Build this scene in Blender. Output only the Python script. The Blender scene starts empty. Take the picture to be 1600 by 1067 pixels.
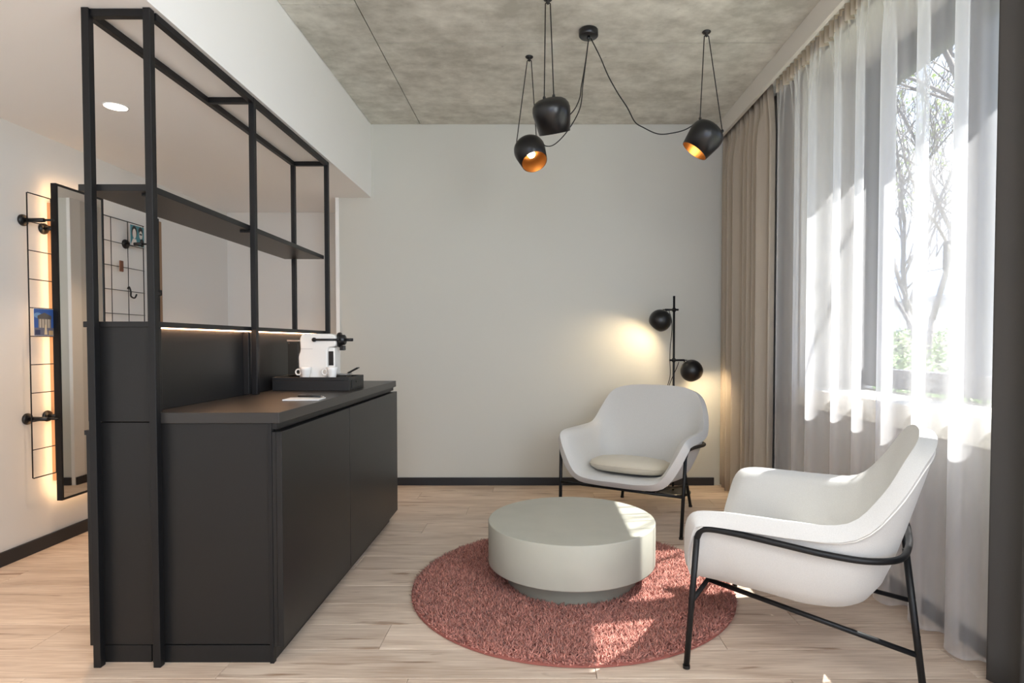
import bpy, bmesh, math, random
import numpy as np
from mathutils import Vector, Matrix, noise
random.seed(7)
SC = bpy.context.scene
C = SC.collection
PI = math.pi

# ---------------------------------------------------------------- camera, sky, sun, exposure
cd = bpy.data.cameras.new('camera'); cam = bpy.data.objects.new('camera', cd); C.objects.link(cam)
cd.sensor_width = 36.0; cd.lens = 935.0/1600*36.0
cd.shift_x = -38.0/1600; cd.shift_y = 26.0/1600
cd.clip_start = 0.05; cd.clip_end = 400
cam.location = (0, 0, 1.13); cam.rotation_euler = (math.radians(90-1.5), 0, 0)
SC.camera = cam

SC.view_settings.view_transform = 'Standard'; SC.view_settings.look = 'None'
SC.view_settings.gamma = 1.0; SC.view_settings.use_curve_mapping = False
SC.view_settings.exposure = 0.53
cy = SC.cycles
cy.use_denoising = True
cy.max_bounces = 9; cy.diffuse_bounces = 6; cy.glossy_bounces = 4; cy.transmission_bounces = 6; cy.transparent_max_bounces = 24
cy.sample_clamp_indirect = 6.0; cy.caustics_reflective = False; cy.caustics_refractive = False

W = bpy.data.worlds.new('sky'); SC.world = W; W.use_nodes = True
wt = W.node_tree; wt.nodes.clear()
wo = wt.nodes.new('ShaderNodeOutputWorld'); wb = wt.nodes.new('ShaderNodeBackground')
tc = wt.nodes.new('ShaderNodeTexCoord'); wn = wt.nodes.new('ShaderNodeTexNoise')
wn.inputs['Scale'].default_value = 2.2; wn.inputs['Detail'].default_value = 6; wn.inputs['Roughness'].default_value = .55
wr = wt.nodes.new('ShaderNodeValToRGB')
wr.color_ramp.elements[0].position = .42; wr.color_ramp.elements[0].color = (.33, .53, 1.0, 1)
wr.color_ramp.elements[1].position = .60; wr.color_ramp.elements[1].color = (.90, .95, 1.0, 1)
wt.links.new(tc.outputs['Generated'], wn.inputs['Vector']); wt.links.new(wn.outputs['Fac'], wr.inputs['Fac'])
wt.links.new(wr.outputs['Color'], wb.inputs['Color']); wb.inputs['Strength'].default_value = 1.6
wt.links.new(wb.outputs['Background'], wo.inputs['Surface'])

SUN_DIR = Vector((-1.0, -.2, -1.4)).normalized()
sl = bpy.data.lights.new('sun', 'SUN'); sl.energy = 13.5; sl.angle = math.radians(.45); sl.color = (1.0, .97, .92)
so = bpy.data.objects.new('sun', sl); C.objects.link(so); so.location = (6, 4, 8)
so.rotation_euler = SUN_DIR.to_track_quat('-Z', 'Y').to_euler()

def area(name, loc, size, energy, color, direction, portal=False):
    l = bpy.data.lights.new(name, 'AREA'); l.shape = 'RECTANGLE'; l.size, l.size_y = size
    l.energy = energy; l.color = color
    if portal: l.cycles.is_portal = True
    o = bpy.data.objects.new(name, l); C.objects.link(o); o.location = loc
    o.rotation_euler = Vector(direction).to_track_quat('-Z', 'Y').to_euler()
    return o
area('portal_window_in_view', (2.12, 2.44, 1.8), (2.48, 1.92), 1, (1, 1, 1), (-1, 0, 0), True)
area('portal_window_behind', (2.12, -.85, 1.8), (2.7, 1.92), 1, (1, 1, 1), (-1, 0, 0), True)
area('portal_rear_window', (.1, -2.85, 1.55), (2.8, 2.1), 1, (1, 1, 1), (0, 1, 0), True)
area('rear_fill', (.1, -2.5, 1.55), (2.8, 2.0), 14, (.90, .95, 1), (0, 1, .06))  # fill light added behind the camera, set at the rear opening
area('side_fill', (1.92, -.85, 1.8), (2.6, 1.8), 96, (.88, .94, 1), (-1, .30, 0))  # added fill out of view, brightens the room from the right
area('overhead_fill', (.1, -.6, 2.78), (1.6, 1.6), 44, (.95, .97, 1), (0, .25, -1))  # unseen overhead fill, added to lift the room; no lamp body

# ---------------------------------------------------------------- key dimensions (metres)
D = 4.715      # grey end wall
H = 2.83       # concrete ceiling
HS = 2.262     # lowered white ceiling over the dressing side
XB = -1.29     # face of the lowered ceiling
XL = -2.70    # left wall
XR = 1.62      # window wall, inner face
YE = 5.25      # end of the dressing side
YR = -2.6      # rear wall

# ---------------------------------------------------------------- helpers
def lin(r, g, b):
    f = lambda c: c/12.92 if c <= .04045 else ((c+.055)/1.055)**2.4
    return (f(r/255), f(g/255), f(b/255), 1)

def nodes_of(m):
    m.use_nodes = True; nt = m.node_tree
    return nt, nt.nodes['Principled BSDF']

def mat(name, col, rough=.5, metal=0., bump=None, vary=None, spec=None, sheen=0.):
    """bump=(scale, strength, distance)  vary=(scale, amount)"""
    m = bpy.data.materials.new(name); nt, p = nodes_of(m)
    p.inputs['Base Color'].default_value = col; p.inputs['Roughness'].default_value = rough; p.inputs['Metallic'].default_value = metal
    if spec is not None: p.inputs['Specular IOR Level'].default_value = spec
    if sheen: p.inputs['Sheen Weight'].default_value = sheen
    if bump or vary:
        t = nt.nodes.new('ShaderNodeTexCoord')
    if bump:
        n = nt.nodes.new('ShaderNodeTexNoise'); n.inputs['Scale'].default_value = bump[0]; n.inputs['Detail'].default_value = 4
        b = nt.nodes.new('ShaderNodeBump'); b.inputs['Strength'].default_value = bump[1]; b.inputs['Distance'].default_value = bump[2]
        nt.links.new(t.outputs['Object'], n.inputs['Vector']); nt.links.new(n.outputs['Fac'], b.inputs['Height'])
        nt.links.new(b.outputs['Normal'], p.inputs['Normal'])
    if vary:
        n = nt.nodes.new('ShaderNodeTexNoise'); n.inputs['Scale'].default_value = vary[0]; n.inputs['Detail'].default_value = 5
        mr = nt.nodes.new('ShaderNodeMapRange'); mr.inputs['From Min'].default_value = .3; mr.inputs['From Max'].default_value = .7
        mr.inputs['To Min'].default_value = 1-vary[1]; mr.inputs['To Max'].default_value = 1+vary[1]
        hsv = nt.nodes.new('ShaderNodeHueSaturation'); hsv.inputs['Color'].default_value = col
        nt.links.new(t.outputs['Object'], n.inputs['Vector']); nt.links.new(n.outputs['Fac'], mr.inputs['Value'])
        nt.links.new(mr.outputs['Result'], hsv.inputs['Value']); nt.links.new(hsv.outputs['Color'], p.inputs['Base Color'])
    return m

def emit(name, col, strength):
    m = bpy.data.materials.new(name); nt, p = nodes_of(m)
    p.inputs['Base Color'].default_value = (.8, .8, .8, 1)
    p.inputs['Emission Color'].default_value = col; p.inputs['Emission Strength'].default_value = strength
    return m

KEEP = set()
def new(name, bm, m, parent=None, smooth=False, bevel=0., seg=2, world=True):
    """link bm as one mesh object; coordinates are world unless world=False (then local to parent)"""
    me = bpy.data.meshes.new(name)
    if id(bm) not in KEEP: bmesh.ops.recalc_face_normals(bm, faces=bm.faces[:])
    KEEP.discard(id(bm))
    bm.to_mesh(me); bm.free()
    o = bpy.data.objects.new(name, me); C.objects.link(o)
    for mm in (m if isinstance(m, (list, tuple)) else [m]): me.materials.append(mm)
    if smooth:
        for p in me.polygons: p.use_smooth = True
    if parent:
        o.parent = parent
        if world:
            a = Vector((0, 0, 0)); q = parent
            while q: a += q.location; q = q.parent
            me.transform(Matrix.Translation(-a))
    elif world:
        # own origin at the base centre of the mesh
        co = np.array([v.co[:] for v in me.vertices]); lo = co.min(0); hi = co.max(0)
        b = Vector(((lo[0]+hi[0])/2, (lo[1]+hi[1])/2, lo[2]))
        me.transform(Matrix.Translation(-b)); o.location = b
    if bevel:
        mo = o.modifiers.new('bevel', 'BEVEL'); mo.width = bevel; mo.segments = seg; mo.limit_method = 'ANGLE'; mo.angle_limit = math.radians(40)
        mo.harden_normals = False
    return o

def tag(o, label, cat, group=None):
    o['label'] = label; o['category'] = cat
    if group: o['group'] = group
    return o
def thing(name, label, cat, loc=(0, 0, 0), rz=0, group=None):
    o = bpy.data.objects.new(name, None); C.objects.link(o); o.empty_display_size = .1
    o.location = loc; o.rotation_euler = (0, 0, rz)
    return tag(o, label, cat, group)
def struct(o, label=None):
    o['kind'] = 'structure'
    if label: o['label'] = label
    return o

def BM(): return bmesh.new()
def box(bm, x0, x1, y0, y1, z0, z1):
    r = bmesh.ops.create_cube(bm, size=1)
    for v in r['verts']:
        v.co = Vector(((x0+x1)/2+v.co.x*(x1-x0), (y0+y1)/2+v.co.y*(y1-y0), (z0+z1)/2+v.co.z*(z1-z0)))
    return bm
def bx(*a): return box(BM(), *a)

def frames(pts):
    ts = []
    for i in range(len(pts)):
        a = pts[max(i-1, 0)]; b = pts[min(i+1, len(pts)-1)]
        t = (b-a); ts.append(t.normalized() if t.length > 1e-9 else Vector((0, 0, 1)))
    up = Vector((0, 0, 1)) if abs(ts[0].z) < .9 else Vector((1, 0, 0))
    n = (up - ts[0]*up.dot(ts[0])).normalized(); out = []
    for t in ts:
        n = (n - t*n.dot(t))
        n = n.normalized() if n.length > 1e-6 else t.orthogonal().normalized()
        out.append((n.copy(), t.cross(n)))
    return out
def tube(bm, pts, r, n=10, closed=False):
    pts = [Vector(p) for p in pts]; fr = frames(pts); rings = []
    for i, (p, (a, b)) in enumerate(zip(pts, fr)):
        rr = r[i] if isinstance(r, (list, tuple)) else r
        rings.append([bm.verts.new(p+(a*math.cos(2*PI*k/n)+b*math.sin(2*PI*k/n))*rr) for k in range(n)])
    m = len(rings)
    for i in range(m if closed else m-1):
        A, B = rings[i], rings[(i+1) % m]
        for k in range(n):
            bm.faces.new((A[k], A[(k+1) % n], B[(k+1) % n], B[k]))
    if not closed:
        bm.faces.new(rings[0][::-1]); bm.faces.new(rings[-1])
    return bm
def smooth_path(pts, per=8, closed=False):
    P = [Vector(p) for p in pts]; n = len(P); out = []
    rng = range(n) if closed else range(n-1)
    for i in rng:
        if closed: a, b, c, d = P[(i-1) % n], P[i], P[(i+1) % n], P[(i+2) % n]
        else: a, b, c, d = P[max(i-1, 0)], P[i], P[i+1], P[min(i+2, n-1)]
        for k in range(per):
            t = k/per
            out.append(.5*((2*b)+(c-a)*t+(2*a-5*b+4*c-d)*t*t+(3*b-a-3*c+d)*t**3))
    if not closed: out.append(P[-1])
    return out
def fillet(pts, r, n=6):
    """round the corners of a polyline"""
    P = [Vector(p) for p in pts]; out = [P[0]]
    for i in range(1, len(P)-1):
        a, b, c = P[i-1], P[i], P[i+1]
        rr = min(r, (a-b).length*.49, (c-b).length*.49)
        s = b+(a-b).normalized()*rr; e = b+(c-b).normalized()*rr
        for k in range(n+1):
            t = k/n; out.append(s*(1-t)**2+b*2*t*(1-t)+e*t*t)
    out.append(P[-1]); return out
def lathe(bm, prof, n=40, mtx=None, cap0=True, cap1=True):
    rings = []
    for (r, z) in prof:
        rings.append([bm.verts.new((mtx or Matrix()) @ Vector((r*math.cos(2*PI*k/n), r*math.sin(2*PI*k/n), z))) for k in range(n)])
    for A, B in zip(rings, rings[1:]):
        for k in range(n): bm.faces.new((A[k], A[(k+1) % n], B[(k+1) % n], B[k]))
    if cap0: bm.faces.new(rings[0][::-1])
    if cap1: bm.faces.new(rings[-1])
    return bm
def axis_mtx(origin, direction):
    return Matrix.Translation(Vector(origin)) @ Vector(direction).normalized().to_track_quat('Z', 'Y').to_matrix().to_4x4()
def cyl(bm, p0, p1, r, n=16): return tube(bm, [p0, p1], r, n)
def extrude_poly(bm, pts2, fn, t0, t1):
    """prism: pts2 2D outline, fn(u,v,t)->3D"""
    A = [bm.verts.new(fn(u, v, t0)) for u, v in pts2]; B = [bm.verts.new(fn(u, v, t1)) for u, v in pts2]
    n = len(A)
    bm.faces.new(A[::-1]); bm.faces.new(B)
    for k in range(n): bm.faces.new((A[k], A[(k+1) % n], B[(k+1) % n], B[k]))
    return bm

# ---------------------------------------------------------------- materials
M = {}
M['grey_wall'] = mat('grey_wall_paint', lin(204, 204, 197), .85, bump=(260, .05, .002))
M['white_wall'] = mat('white_wall_paint', lin(222, 221, 218), .85, bump=(260, .05, .002))
M['white'] = mat('white_paint', lin(242, 242, 241), .6)
M['window_wall'] = mat('pale_grey_plaster', lin(196, 193, 188), .85, bump=(40, .25, .004), vary=(9, .06))
M['sill'] = mat('sill_white', lin(236, 232, 220), .5)
M['charcoal'] = mat('charcoal_laminate', lin(24, 24, 25), .38, bump=(900, .05, .0005), spec=.38)
M['charcoal_top'] = mat('charcoal_worktop', lin(42, 40, 39), .36, bump=(900, .06, .0006))
M['black_metal'] = mat('black_powder_coat', lin(17, 17, 19), .45, 0., spec=.35)
M['black_plastic'] = mat('black_plastic', lin(20, 20, 21), .35)
M['tray'] = mat('black_tray_leatherette', lin(26, 26, 27), .5, bump=(700, .2, .001))
M['baseboard'] = mat('black_baseboard', lin(36, 36, 39), .5)
M['frame_grey'] = mat('window_frame_grey', lin(92, 92, 96), .5)
M['chair'] = mat('off_white_fabric', lin(208, 207, 204), .95, bump=(900, .35, .0015), vary=(350, .05), sheen=.2)
M['piping'] = mat('off_white_piping', lin(226, 224, 218), .9)
M['cushion'] = mat('beige_cushion_fabric', lin(212, 204, 186), .95, bump=(800, .3, .0015), sheen=.2)
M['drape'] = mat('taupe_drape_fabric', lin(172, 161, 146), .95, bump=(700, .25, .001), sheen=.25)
M['drape_shaded'] = mat('shaded_drape_fabric', lin(74, 72, 70), .95, bump=(700, .25, .001))  # shade on the near drape is put into this fabric colour
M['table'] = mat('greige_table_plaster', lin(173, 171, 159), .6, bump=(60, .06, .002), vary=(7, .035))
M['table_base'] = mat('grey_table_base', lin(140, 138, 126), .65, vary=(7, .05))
M['shade'] = mat('matt_black_shade', lin(18, 18, 20), .30, 0., spec=.5)
M['bronze'] = mat('bronze_shade_lining', lin(140, 100, 58), .35, .9)
M['cord'] = mat('black_textile_cord', lin(22, 22, 22), .8)
M['bulb'] = emit('lit_bulb', (1, .70, .36, 1), 26)
M['bulb_floor'] = emit('lit_floor_lamp_bulb', (1, .76, .46, 1), 340)
M['led'] = emit('warm_led', (1, .56, .30, 1), 14)
M['led_mirror'] = emit('warm_led_mirror', (1, .60, .30, 1), 15)
M['downlight'] = emit('downlight_diffuser', (1, .88, .74, 1), 9)
M['mirror'] = mat('mirror_glass', (.86, .87, .85, 1), .02, 1.0)
M['coffee_white'] = mat('white_gloss_plastic', lin(236, 234, 230), .25)
M['porcelain'] = mat('white_porcelain', lin(238, 238, 236), .2)
M['paper'] = mat('white_paper', lin(240, 240, 240), .8)
M['steel'] = mat('brushed_steel', lin(180, 180, 180), .3, 1)
M['wood_tag'] = mat('brown_wood_tag', lin(112, 72, 52), .6)
M['chrome'] = mat('chrome', lin(220, 215, 205), .12, 1)

def glass_mat(name, tint, ior_gloss=.06):
    m = bpy.data.materials.new(name); m.use_nodes = True; nt = m.node_tree; nt.nodes.clear()
    o = nt.nodes.new('ShaderNodeOutputMaterial'); t = nt.nodes.new('ShaderNodeBsdfTransparent'); g = nt.nodes.new('ShaderNodeBsdfGlossy')
    t.inputs['Color'].default_value = tint; g.inputs['Roughness'].default_value = .02
    f = nt.nodes.new('ShaderNodeFresnel'); f.inputs['IOR'].default_value = 1.35
    ge = nt.nodes.new('ShaderNodeNewGeometry'); k = nt.nodes.new('ShaderNodeMath'); k.operation = 'MULTIPLY_ADD'   # outer side of the pane only
    k.inputs[1].default_value = -1; k.inputs[2].default_value = 1; nt.links.new(ge.outputs['Backfacing'], k.inputs[0])
    k2 = nt.nodes.new('ShaderNodeMath'); k2.operation = 'MULTIPLY'; nt.links.new(k.outputs[0], k2.inputs[0]); nt.links.new(f.outputs[0], k2.inputs[1])
    mx = nt.nodes.new('ShaderNodeMixShader')
    nt.links.new(k2.outputs[0], mx.inputs[0]); nt.links.new(t.outputs[0], mx.inputs[1]); nt.links.new(g.outputs[0], mx.inputs[2])
    nt.links.new(mx.outputs[0], o.inputs['Surface'])
    return m
M['glass'] = glass_mat('window_glass', (.97, .98, .98, 1))
M['smoked'] = glass_mat('smoked_tank', (.80, .78, .76, 1))

def sheer_mat():
    m = bpy.data.materials.new('white_sheer_voile'); m.use_nodes = True; nt = m.node_tree; nt.nodes.clear(); L = nt.links.new
    o = nt.nodes.new('ShaderNodeOutputMaterial')
    ge = nt.nodes.new('ShaderNodeNewGeometry'); dt = nt.nodes.new('ShaderNodeVectorMath'); dt.operation = 'DOT_PRODUCT'
    L(ge.outputs['Normal'], dt.inputs[0]); L(ge.outputs['Incoming'], dt.inputs[1])
    def mth(op, a, b=None):
        n = nt.nodes.new('ShaderNodeMath'); n.operation = op
        for i, v in enumerate((a, b)):
            if v is None: continue
            if isinstance(v, (int, float)): n.inputs[i].default_value = v
            else: L(v, n.inputs[i])
        return n.outputs[0]
    c = mth('MAXIMUM', mth('ABSOLUTE', dt.outputs['Value']), .10)
    # threads seen along the cloth close up: transmission t0^(1/cos)
    tr = mth('POWER', .72, mth('DIVIDE', 1.0, c))
    t = nt.nodes.new('ShaderNodeBsdfTransparent'); d = nt.nodes.new('ShaderNodeBsdfDiffuse'); l = nt.nodes.new('ShaderNodeBsdfTranslucent')
    for n in (d, l): n.inputs['Color'].default_value = lin(243, 243, 246)
    m1 = nt.nodes.new('ShaderNodeMixShader'); m1.inputs[0].default_value = .5; L(d.outputs[0], m1.inputs[1]); L(l.outputs[0], m1.inputs[2])
    m2 = nt.nodes.new('ShaderNodeMixShader'); L(tr, m2.inputs[0]); L(m1.outputs[0], m2.inputs[1]); L(t.outputs[0], m2.inputs[2])
    L(m2.outputs[0], o.inputs['Surface'])
    return m
M['sheer'] = sheer_mat()

def wood_mat():
    m = bpy.data.materials.new('oak_plank'); nt, p = nodes_of(m); L = nt.links.new
    ge = nt.nodes.new('ShaderNodeNewGeometry'); oi = nt.nodes.new('ShaderNodeObjectInfo')
    off = nt.nodes.new('ShaderNodeVectorMath'); off.operation = 'SCALE'
    cmb = nt.nodes.new('ShaderNodeCombineXYZ'); L(oi.outputs['Random'], cmb.inputs[0]); L(oi.outputs['Random'], cmb.inputs[1])
    L(cmb.outputs[0], off.inputs[0]); off.inputs['Scale'].default_value = 37.0
    add = nt.nodes.new('ShaderNodeVectorMath'); add.operation = 'ADD'; L(ge.outputs['Position'], add.inputs[0]); L(off.outputs[0], add.inputs[1])
    def noise_(sx, sy, scale, detail, dist=0.):
        mp = nt.nodes.new('ShaderNodeMapping'); mp.inputs['Scale'].default_value = (sx, sy, 1)
        n = nt.nodes.new('ShaderNodeTexNoise'); n.inputs['Scale'].default_value = scale; n.inputs['Detail'].default_value = detail
        n.inputs['Distortion'].default_value = dist
        L(add.outputs[0], mp.inputs['Vector']); L(mp.outputs[0], n.inputs['Vector']); return n.outputs['Fac']
    fine = noise_(1.2, 26, 5, 8, .3); broad = noise_(.8, 6, 2.2, 4, .8); crack = noise_(1.1, 8, 2.6, 3, .5)
    r = nt.nodes.new('ShaderNodeValToRGB'); e = r.color_ramp.elements
    e[0].position = .33; e[0].color = lin(184, 160, 140); e[1].position = .67; e[1].color = lin(230, 212, 194)
    mixf = nt.nodes.new('ShaderNodeMath'); mixf.operation = 'MULTIPLY_ADD'; L(fine, mixf.inputs[0]); mixf.inputs[1].default_value = .5
    hb = nt.nodes.new('ShaderNodeMath'); hb.operation = 'MULTIPLY'; L(broad, hb.inputs[0]); hb.inputs[1].default_value = .5
    L(hb.outputs[0], mixf.inputs[2]); L(mixf.outputs[0], r.inputs['Fac'])
    ck = nt.nodes.new('ShaderNodeValToRGB'); ck.color_ramp.elements[0].position = .62; ck.color_ramp.elements[0].color = (1, 1, 1, 1)
    ck.color_ramp.elements[1].position = .72; ck.color_ramp.elements[1].color = (.50, .41, .35, 1); L(crack, ck.inputs['Fac'])
    mu = nt.nodes.new('ShaderNodeMix'); mu.data_type = 'RGBA'; mu.blend_type = 'MULTIPLY'; mu.inputs['Factor'].default_value = 1
    L(r.outputs[0], mu.inputs['A']); L(ck.outputs[0], mu.inputs['B'])
    hs = nt.nodes.new('ShaderNodeHueSaturation'); mr = nt.nodes.new('ShaderNodeMapRange'); L(oi.outputs['Random'], mr.inputs['Value'])
    mr.inputs['To Min'].default_value = .90; mr.inputs['To Max'].default_value = 1.08
    L(mr.outputs[0], hs.inputs['Value']); L(mu.outputs['Result'], hs.inputs['Color']); L(hs.outputs[0], p.inputs['Base Color'])
    b = nt.nodes.new('ShaderNodeBump'); b.inputs['Strength'].default_value = .12; b.inputs['Distance'].default_value = .002
    L(fine, b.inputs['Height']); L(b.outputs[0], p.inputs['Normal']); p.inputs['Roughness'].default_value = .48
    return m
M['wood'] = wood_mat()

def concrete_mat():
    m = bpy.data.materials.new('fair_faced_concrete'); nt, p = nodes_of(m); L = nt.links.new
    ge = nt.nodes.new('ShaderNodeNewGeometry')
    def nz(scale, det, sx=1, sy=1):
        mp = nt.nodes.new('ShaderNodeMapping'); mp.inputs['Scale'].default_value = (sx, sy, 1); L(ge.outputs['Position'], mp.inputs[0])
        n = nt.nodes.new('ShaderNodeTexNoise'); n.inputs['Scale'].default_value = scale; n.inputs['Detail'].default_value = det
        n.inputs['Roughness'].default_value = .62; L(mp.outputs[0], n.inputs['Vector']); return n.outputs['Fac']
    a = nz(2.3, 10); b_ = nz(9, 8, .85, 1.1); spots = nz(16, 3)
    mx = nt.nodes.new('ShaderNodeMath'); mx.operation = 'ADD'; L(a, mx.inputs[0]); L(b_, mx.inputs[1])
    r = nt.nodes.new('ShaderNodeValToRGB'); e = r.color_ramp.elements
    mm = nt.nodes.new('ShaderNodeMath'); mm.operation = 'MULTIPLY'; mm.inputs[1].default_value = .5; L(mx.outputs[0], mm.inputs[0])
    e[0].position = .38; e[0].color = lin(178, 176, 166); e[1].position = .62; e[1].color = lin(226, 225, 216)
    L(mm.outputs[0], r.inputs['Fac'])
    sp = nt.nodes.new('ShaderNodeValToRGB'); sp.color_ramp.elements[0].position = .70; sp.color_ramp.elements[0].color = (1, 1, 1, 1)
    sp.color_ramp.elements[1].position = .76; sp.color_ramp.elements[1].color = (.72, .72, .72, 1); L(spots, sp.inputs['Fac'])
    mu = nt.nodes.new('ShaderNodeMix'); mu.data_type = 'RGBA'; mu.blend_type = 'MULTIPLY'; mu.inputs['Factor'].default_value = 1
    L(r.outputs[0], mu.inputs['A']); L(sp.outputs[0], mu.inputs['B']); L(mu.outputs['Result'], p.inputs['Base Color'])
    bp = nt.nodes.new('ShaderNodeBump'); bp.inputs['Strength'].default_value = .2; bp.inputs['Distance'].default_value = .006
    L(b_, bp.inputs['Height']); L(bp.outputs[0], p.inputs['Normal']); p.inputs['Roughness'].default_value = .75
    return m
M['concrete'] = concrete_mat()

def pile_mat():
    m = bpy.data.materials.new('dusty_red_pile'); nt, p = nodes_of(m); L = nt.links.new
    at = nt.nodes.new('ShaderNodeAttribute'); at.attribute_name = 'tuft'
    r = nt.nodes.new('ShaderNodeValToRGB'); e = r.color_ramp.elements
    e[0].color = lin(130, 72, 61); e[1].color = lin(222, 154, 138); L(at.outputs['Fac'], r.inputs['Fac'])
    L(r.outputs[0], p.inputs['Base Color']); p.inputs['Roughness'].default_value = .9; p.inputs['Sheen Weight'].default_value = .15
    return m
M['pile'] = pile_mat()
M['rug_back'] = mat('rug_backing', lin(150, 88, 78), .9)

# ---------------------------------------------------------------- room shell
fl = struct(new('floor', bx(XL-.1, XR+.1, YR-.1, YE+.1, -.10, -.014), mat('screed', lin(120, 100, 85), .9)))
PW = .192
plank_me = {}
def plank(x0, x1, y0):
    L_ = round(x1-x0, 3)
    if L_ not in plank_me:
        bm = bx(0, L_-.0016, 0, PW-.0016, -.012, 0)
        ed = [e for e in bm.edges if all(abs(v.co.z) < 1e-6 for v in e.verts)]
        bmesh.ops.bevel(bm, geom=ed, offset=.0012, segments=1, affect='EDGES')
        me = bpy.data.meshes.new('plank'); bm.to_mesh(me); bm.free(); me.materials.append(M['wood']); plank_me[L_] = me
    o = bpy.data.objects.new('plank', plank_me[L_]); C.objects.link(o); o.parent = fl
    o.location = Vector((x0, y0, 0)) - fl.location
ys = YE; row = 0
rnd = random.Random(3)
offs = [0, .45, .9, .2, .68, 1.1, .33]
while ys > YR:
    y0 = ys-PW; x = XL - offs[row % 7] - .05*(row % 3)
    while x < XR:
        a, b = max(x, XL), min(x+1.285, XR)
        if b-a > .02: plank(a, b, y0)
        x += 1.285
    ys -= PW; row += 1

# grey end wall: the end of a solid block that also bounds the dressing side
bm = bx(-1.545, XR+.45, D, YE+.1, 0, H+.2)
struct(new('wall_back', bm, M['grey_wall']))
struct(new('trim_1', bx(-1.572, -1.545, D-.006, D+.10, 0, HS), M['white']), 'white corner strip at the end of the grey wall')
struct(new('wall_return', bx(-1.572, -1.545, D+.10, YE, 0, HS), M['white_wall']))
struct(new('wall_end', bx(XL-.1, -1.545, YE, YE+.1, 0, H), M['white_wall']))
struct(new('wall_left', bx(XL-.12, XL, YR, YE+.1, 0, H), M['white_wall']))
# rear wall with a window opening
bm = BM()
box(bm, XL-.1, -1.3, YR-.2, YR, 0, H); box(bm, 1.5, XR+.45, YR-.2, YR, 0, H)
box(bm, -1.3, 1.5, YR-.2, YR, 0, .5); box(bm, -1.3, 1.5, YR-.2, YR, 2.6, H)
struct(new('wall_rear', bm, M['white_wall']))
# window wall with two openings
Z0, Z1 = .84, 2.76; A0, A1 = 1.2, 3.68; B0, B1 = -2.2, .5
bm = BM(); XO = 2.07
box(bm, XR, XO, YR, D, 0, Z0-.0); box(bm, XR, XO, YR, D, Z1, H)
for a, b in ((YR, B0), (B1, A0), (A1, D)): box(bm, XR, XO, a, b, Z0, Z1)
struct(new('wall_right', bm, M['window_wall']))
# concrete ceiling, cast in slabs with open joints
ce = struct(new('ceiling', bx(XB-.02, XO, YR-.1, D, H+.014, H+.12), mat('dark_joint', lin(62, 60, 55), .9)))
J = .006
def slab(x0, x1, y0, y1):
    o = new('panel', bx(x0+J/2, x1-J/2, y0+J/2, y1-J/2, H, H+.02), M['concrete'], ce)
XJ = -.905
for a, b in ((YR, -.1), (-.1, 1.75), (1.75, 3.445), (3.445, D)): slab(XJ, 1.55, a, b)
for a, b in ((YR, .55), (.55, 1.8), (1.8, 3.06), (3.06, 4.29), (4.29, D)): slab(XB, XJ, a, b)
# lowered white ceiling
bm = bx(XL, XB, YR, YE, HS, H+.02)
struct(new('ceiling_lowered', bm, M['white']))
# pelmet that hides the curtain rails
struct(new('trim_2', bx(1.41, 1.436, YR, D, H-.125, H), mat('pelmet_paint', lin(216, 212, 204), .7), bevel=.002), 'long white pelmet board under the concrete ceiling')
# baseboards
struct(new('baseboard_back', bx(-1.545, 1.405, D-.014, D, 0, .062), M['baseboard'], bevel=.002))
struct(new('baseboard_left', bx(XL, XL+.014, YR, YE, 0, .072), M['baseboard'], bevel=.002))
struct(new('baseboard_end', bx(XL+.014, -1.572, YE-.014, YE, 0, .062), M['baseboard'], bevel=.002))
struct(new('baseboard_return', bx(-1.586, -1.572, D+.0, YE-.014, 0, .062), M['baseboard'], bevel=.002))
struct(new('baseboard_right', bx(XR-.014, XR, YR, D-.014, 0, .062), M['baseboard'], bevel=.002))
# slim black upright on the left wall beyond the wire grid
struct(new('trim_3', bx(XL, XL+.045, 4.20, 4.235, .072, 2.0), M['black_metal'], bevel=.003), 'slim black upright on the left wall')
d1 = struct(new('door_1', bx(XL, XL+.02, 4.237, 4.30, .072, 1.99), mat('tan_door_edge', lin(150, 122, 96), .6)), 'narrow tan strip beside the black upright')

# windows
def window(name, y0, y1, mullions, pane_list):
    w = struct(thing(name, 'dark grey framed window in a deep white reveal', 'window', (2.0, (y0+y1)/2, Z0)))
    del w['category']
    x0, x1 = 1.97, 2.045
    new('head_rail', bx(x0, x1, y0, y1, Z1-.115, Z1), M['frame_grey'], w, bevel=.004)
    new('bottom_rail', bx(x0, x1, y0, y1, Z0+.035, Z0+.105), M['frame_grey'], w, bevel=.004)
    for a, b in mullions: new('stile', bx(x0, x1, a, b, Z0+.105, Z1-.115), M['frame_grey'], w, bevel=.004)
    for a, b in pane_list:
        s = .035
        bm = BM()
        zb, zt = Z0+.105, Z1-.115
        box(bm, x0-.012, x1-.01, a, a+s, zb, zt); box(bm, x0-.012, x1-.01, b-s, b, zb, zt)
        box(bm, x0-.012, x1-.01, a+s, b-s, zb, zb+s); box(bm, x0-.012, x1-.01, a+s, b-s, zt-.07, zt)
        sa = new('sash', bm, M['frame_grey'], w, bevel=.003)
        new('pane', bx(2.005, 2.012, a+s, b-s, zb+s, zt-.07), M['glass'], sa)
    return w
w1 = window('window_1', A0, A1, ((A0, A0+.1), (2.70, 2.80), (3.45, A1)), ((A0+.1, 2.70), (2.80, 3.45)))
new('handle', tube(BM(), fillet([(1.958, 2.83, 1.6), (1.925, 2.83, 1.6), (1.925, 2.83, 1.47)], .015), .009, 8), M['black_metal'], w1, smooth=True)
w2 = window('window_2', B0, B1, ((B0, B0+.1), (-.9, -.8), (B1-.1, B1)), ((B0+.1, -.9), (-.8, B1-.1)))
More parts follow.
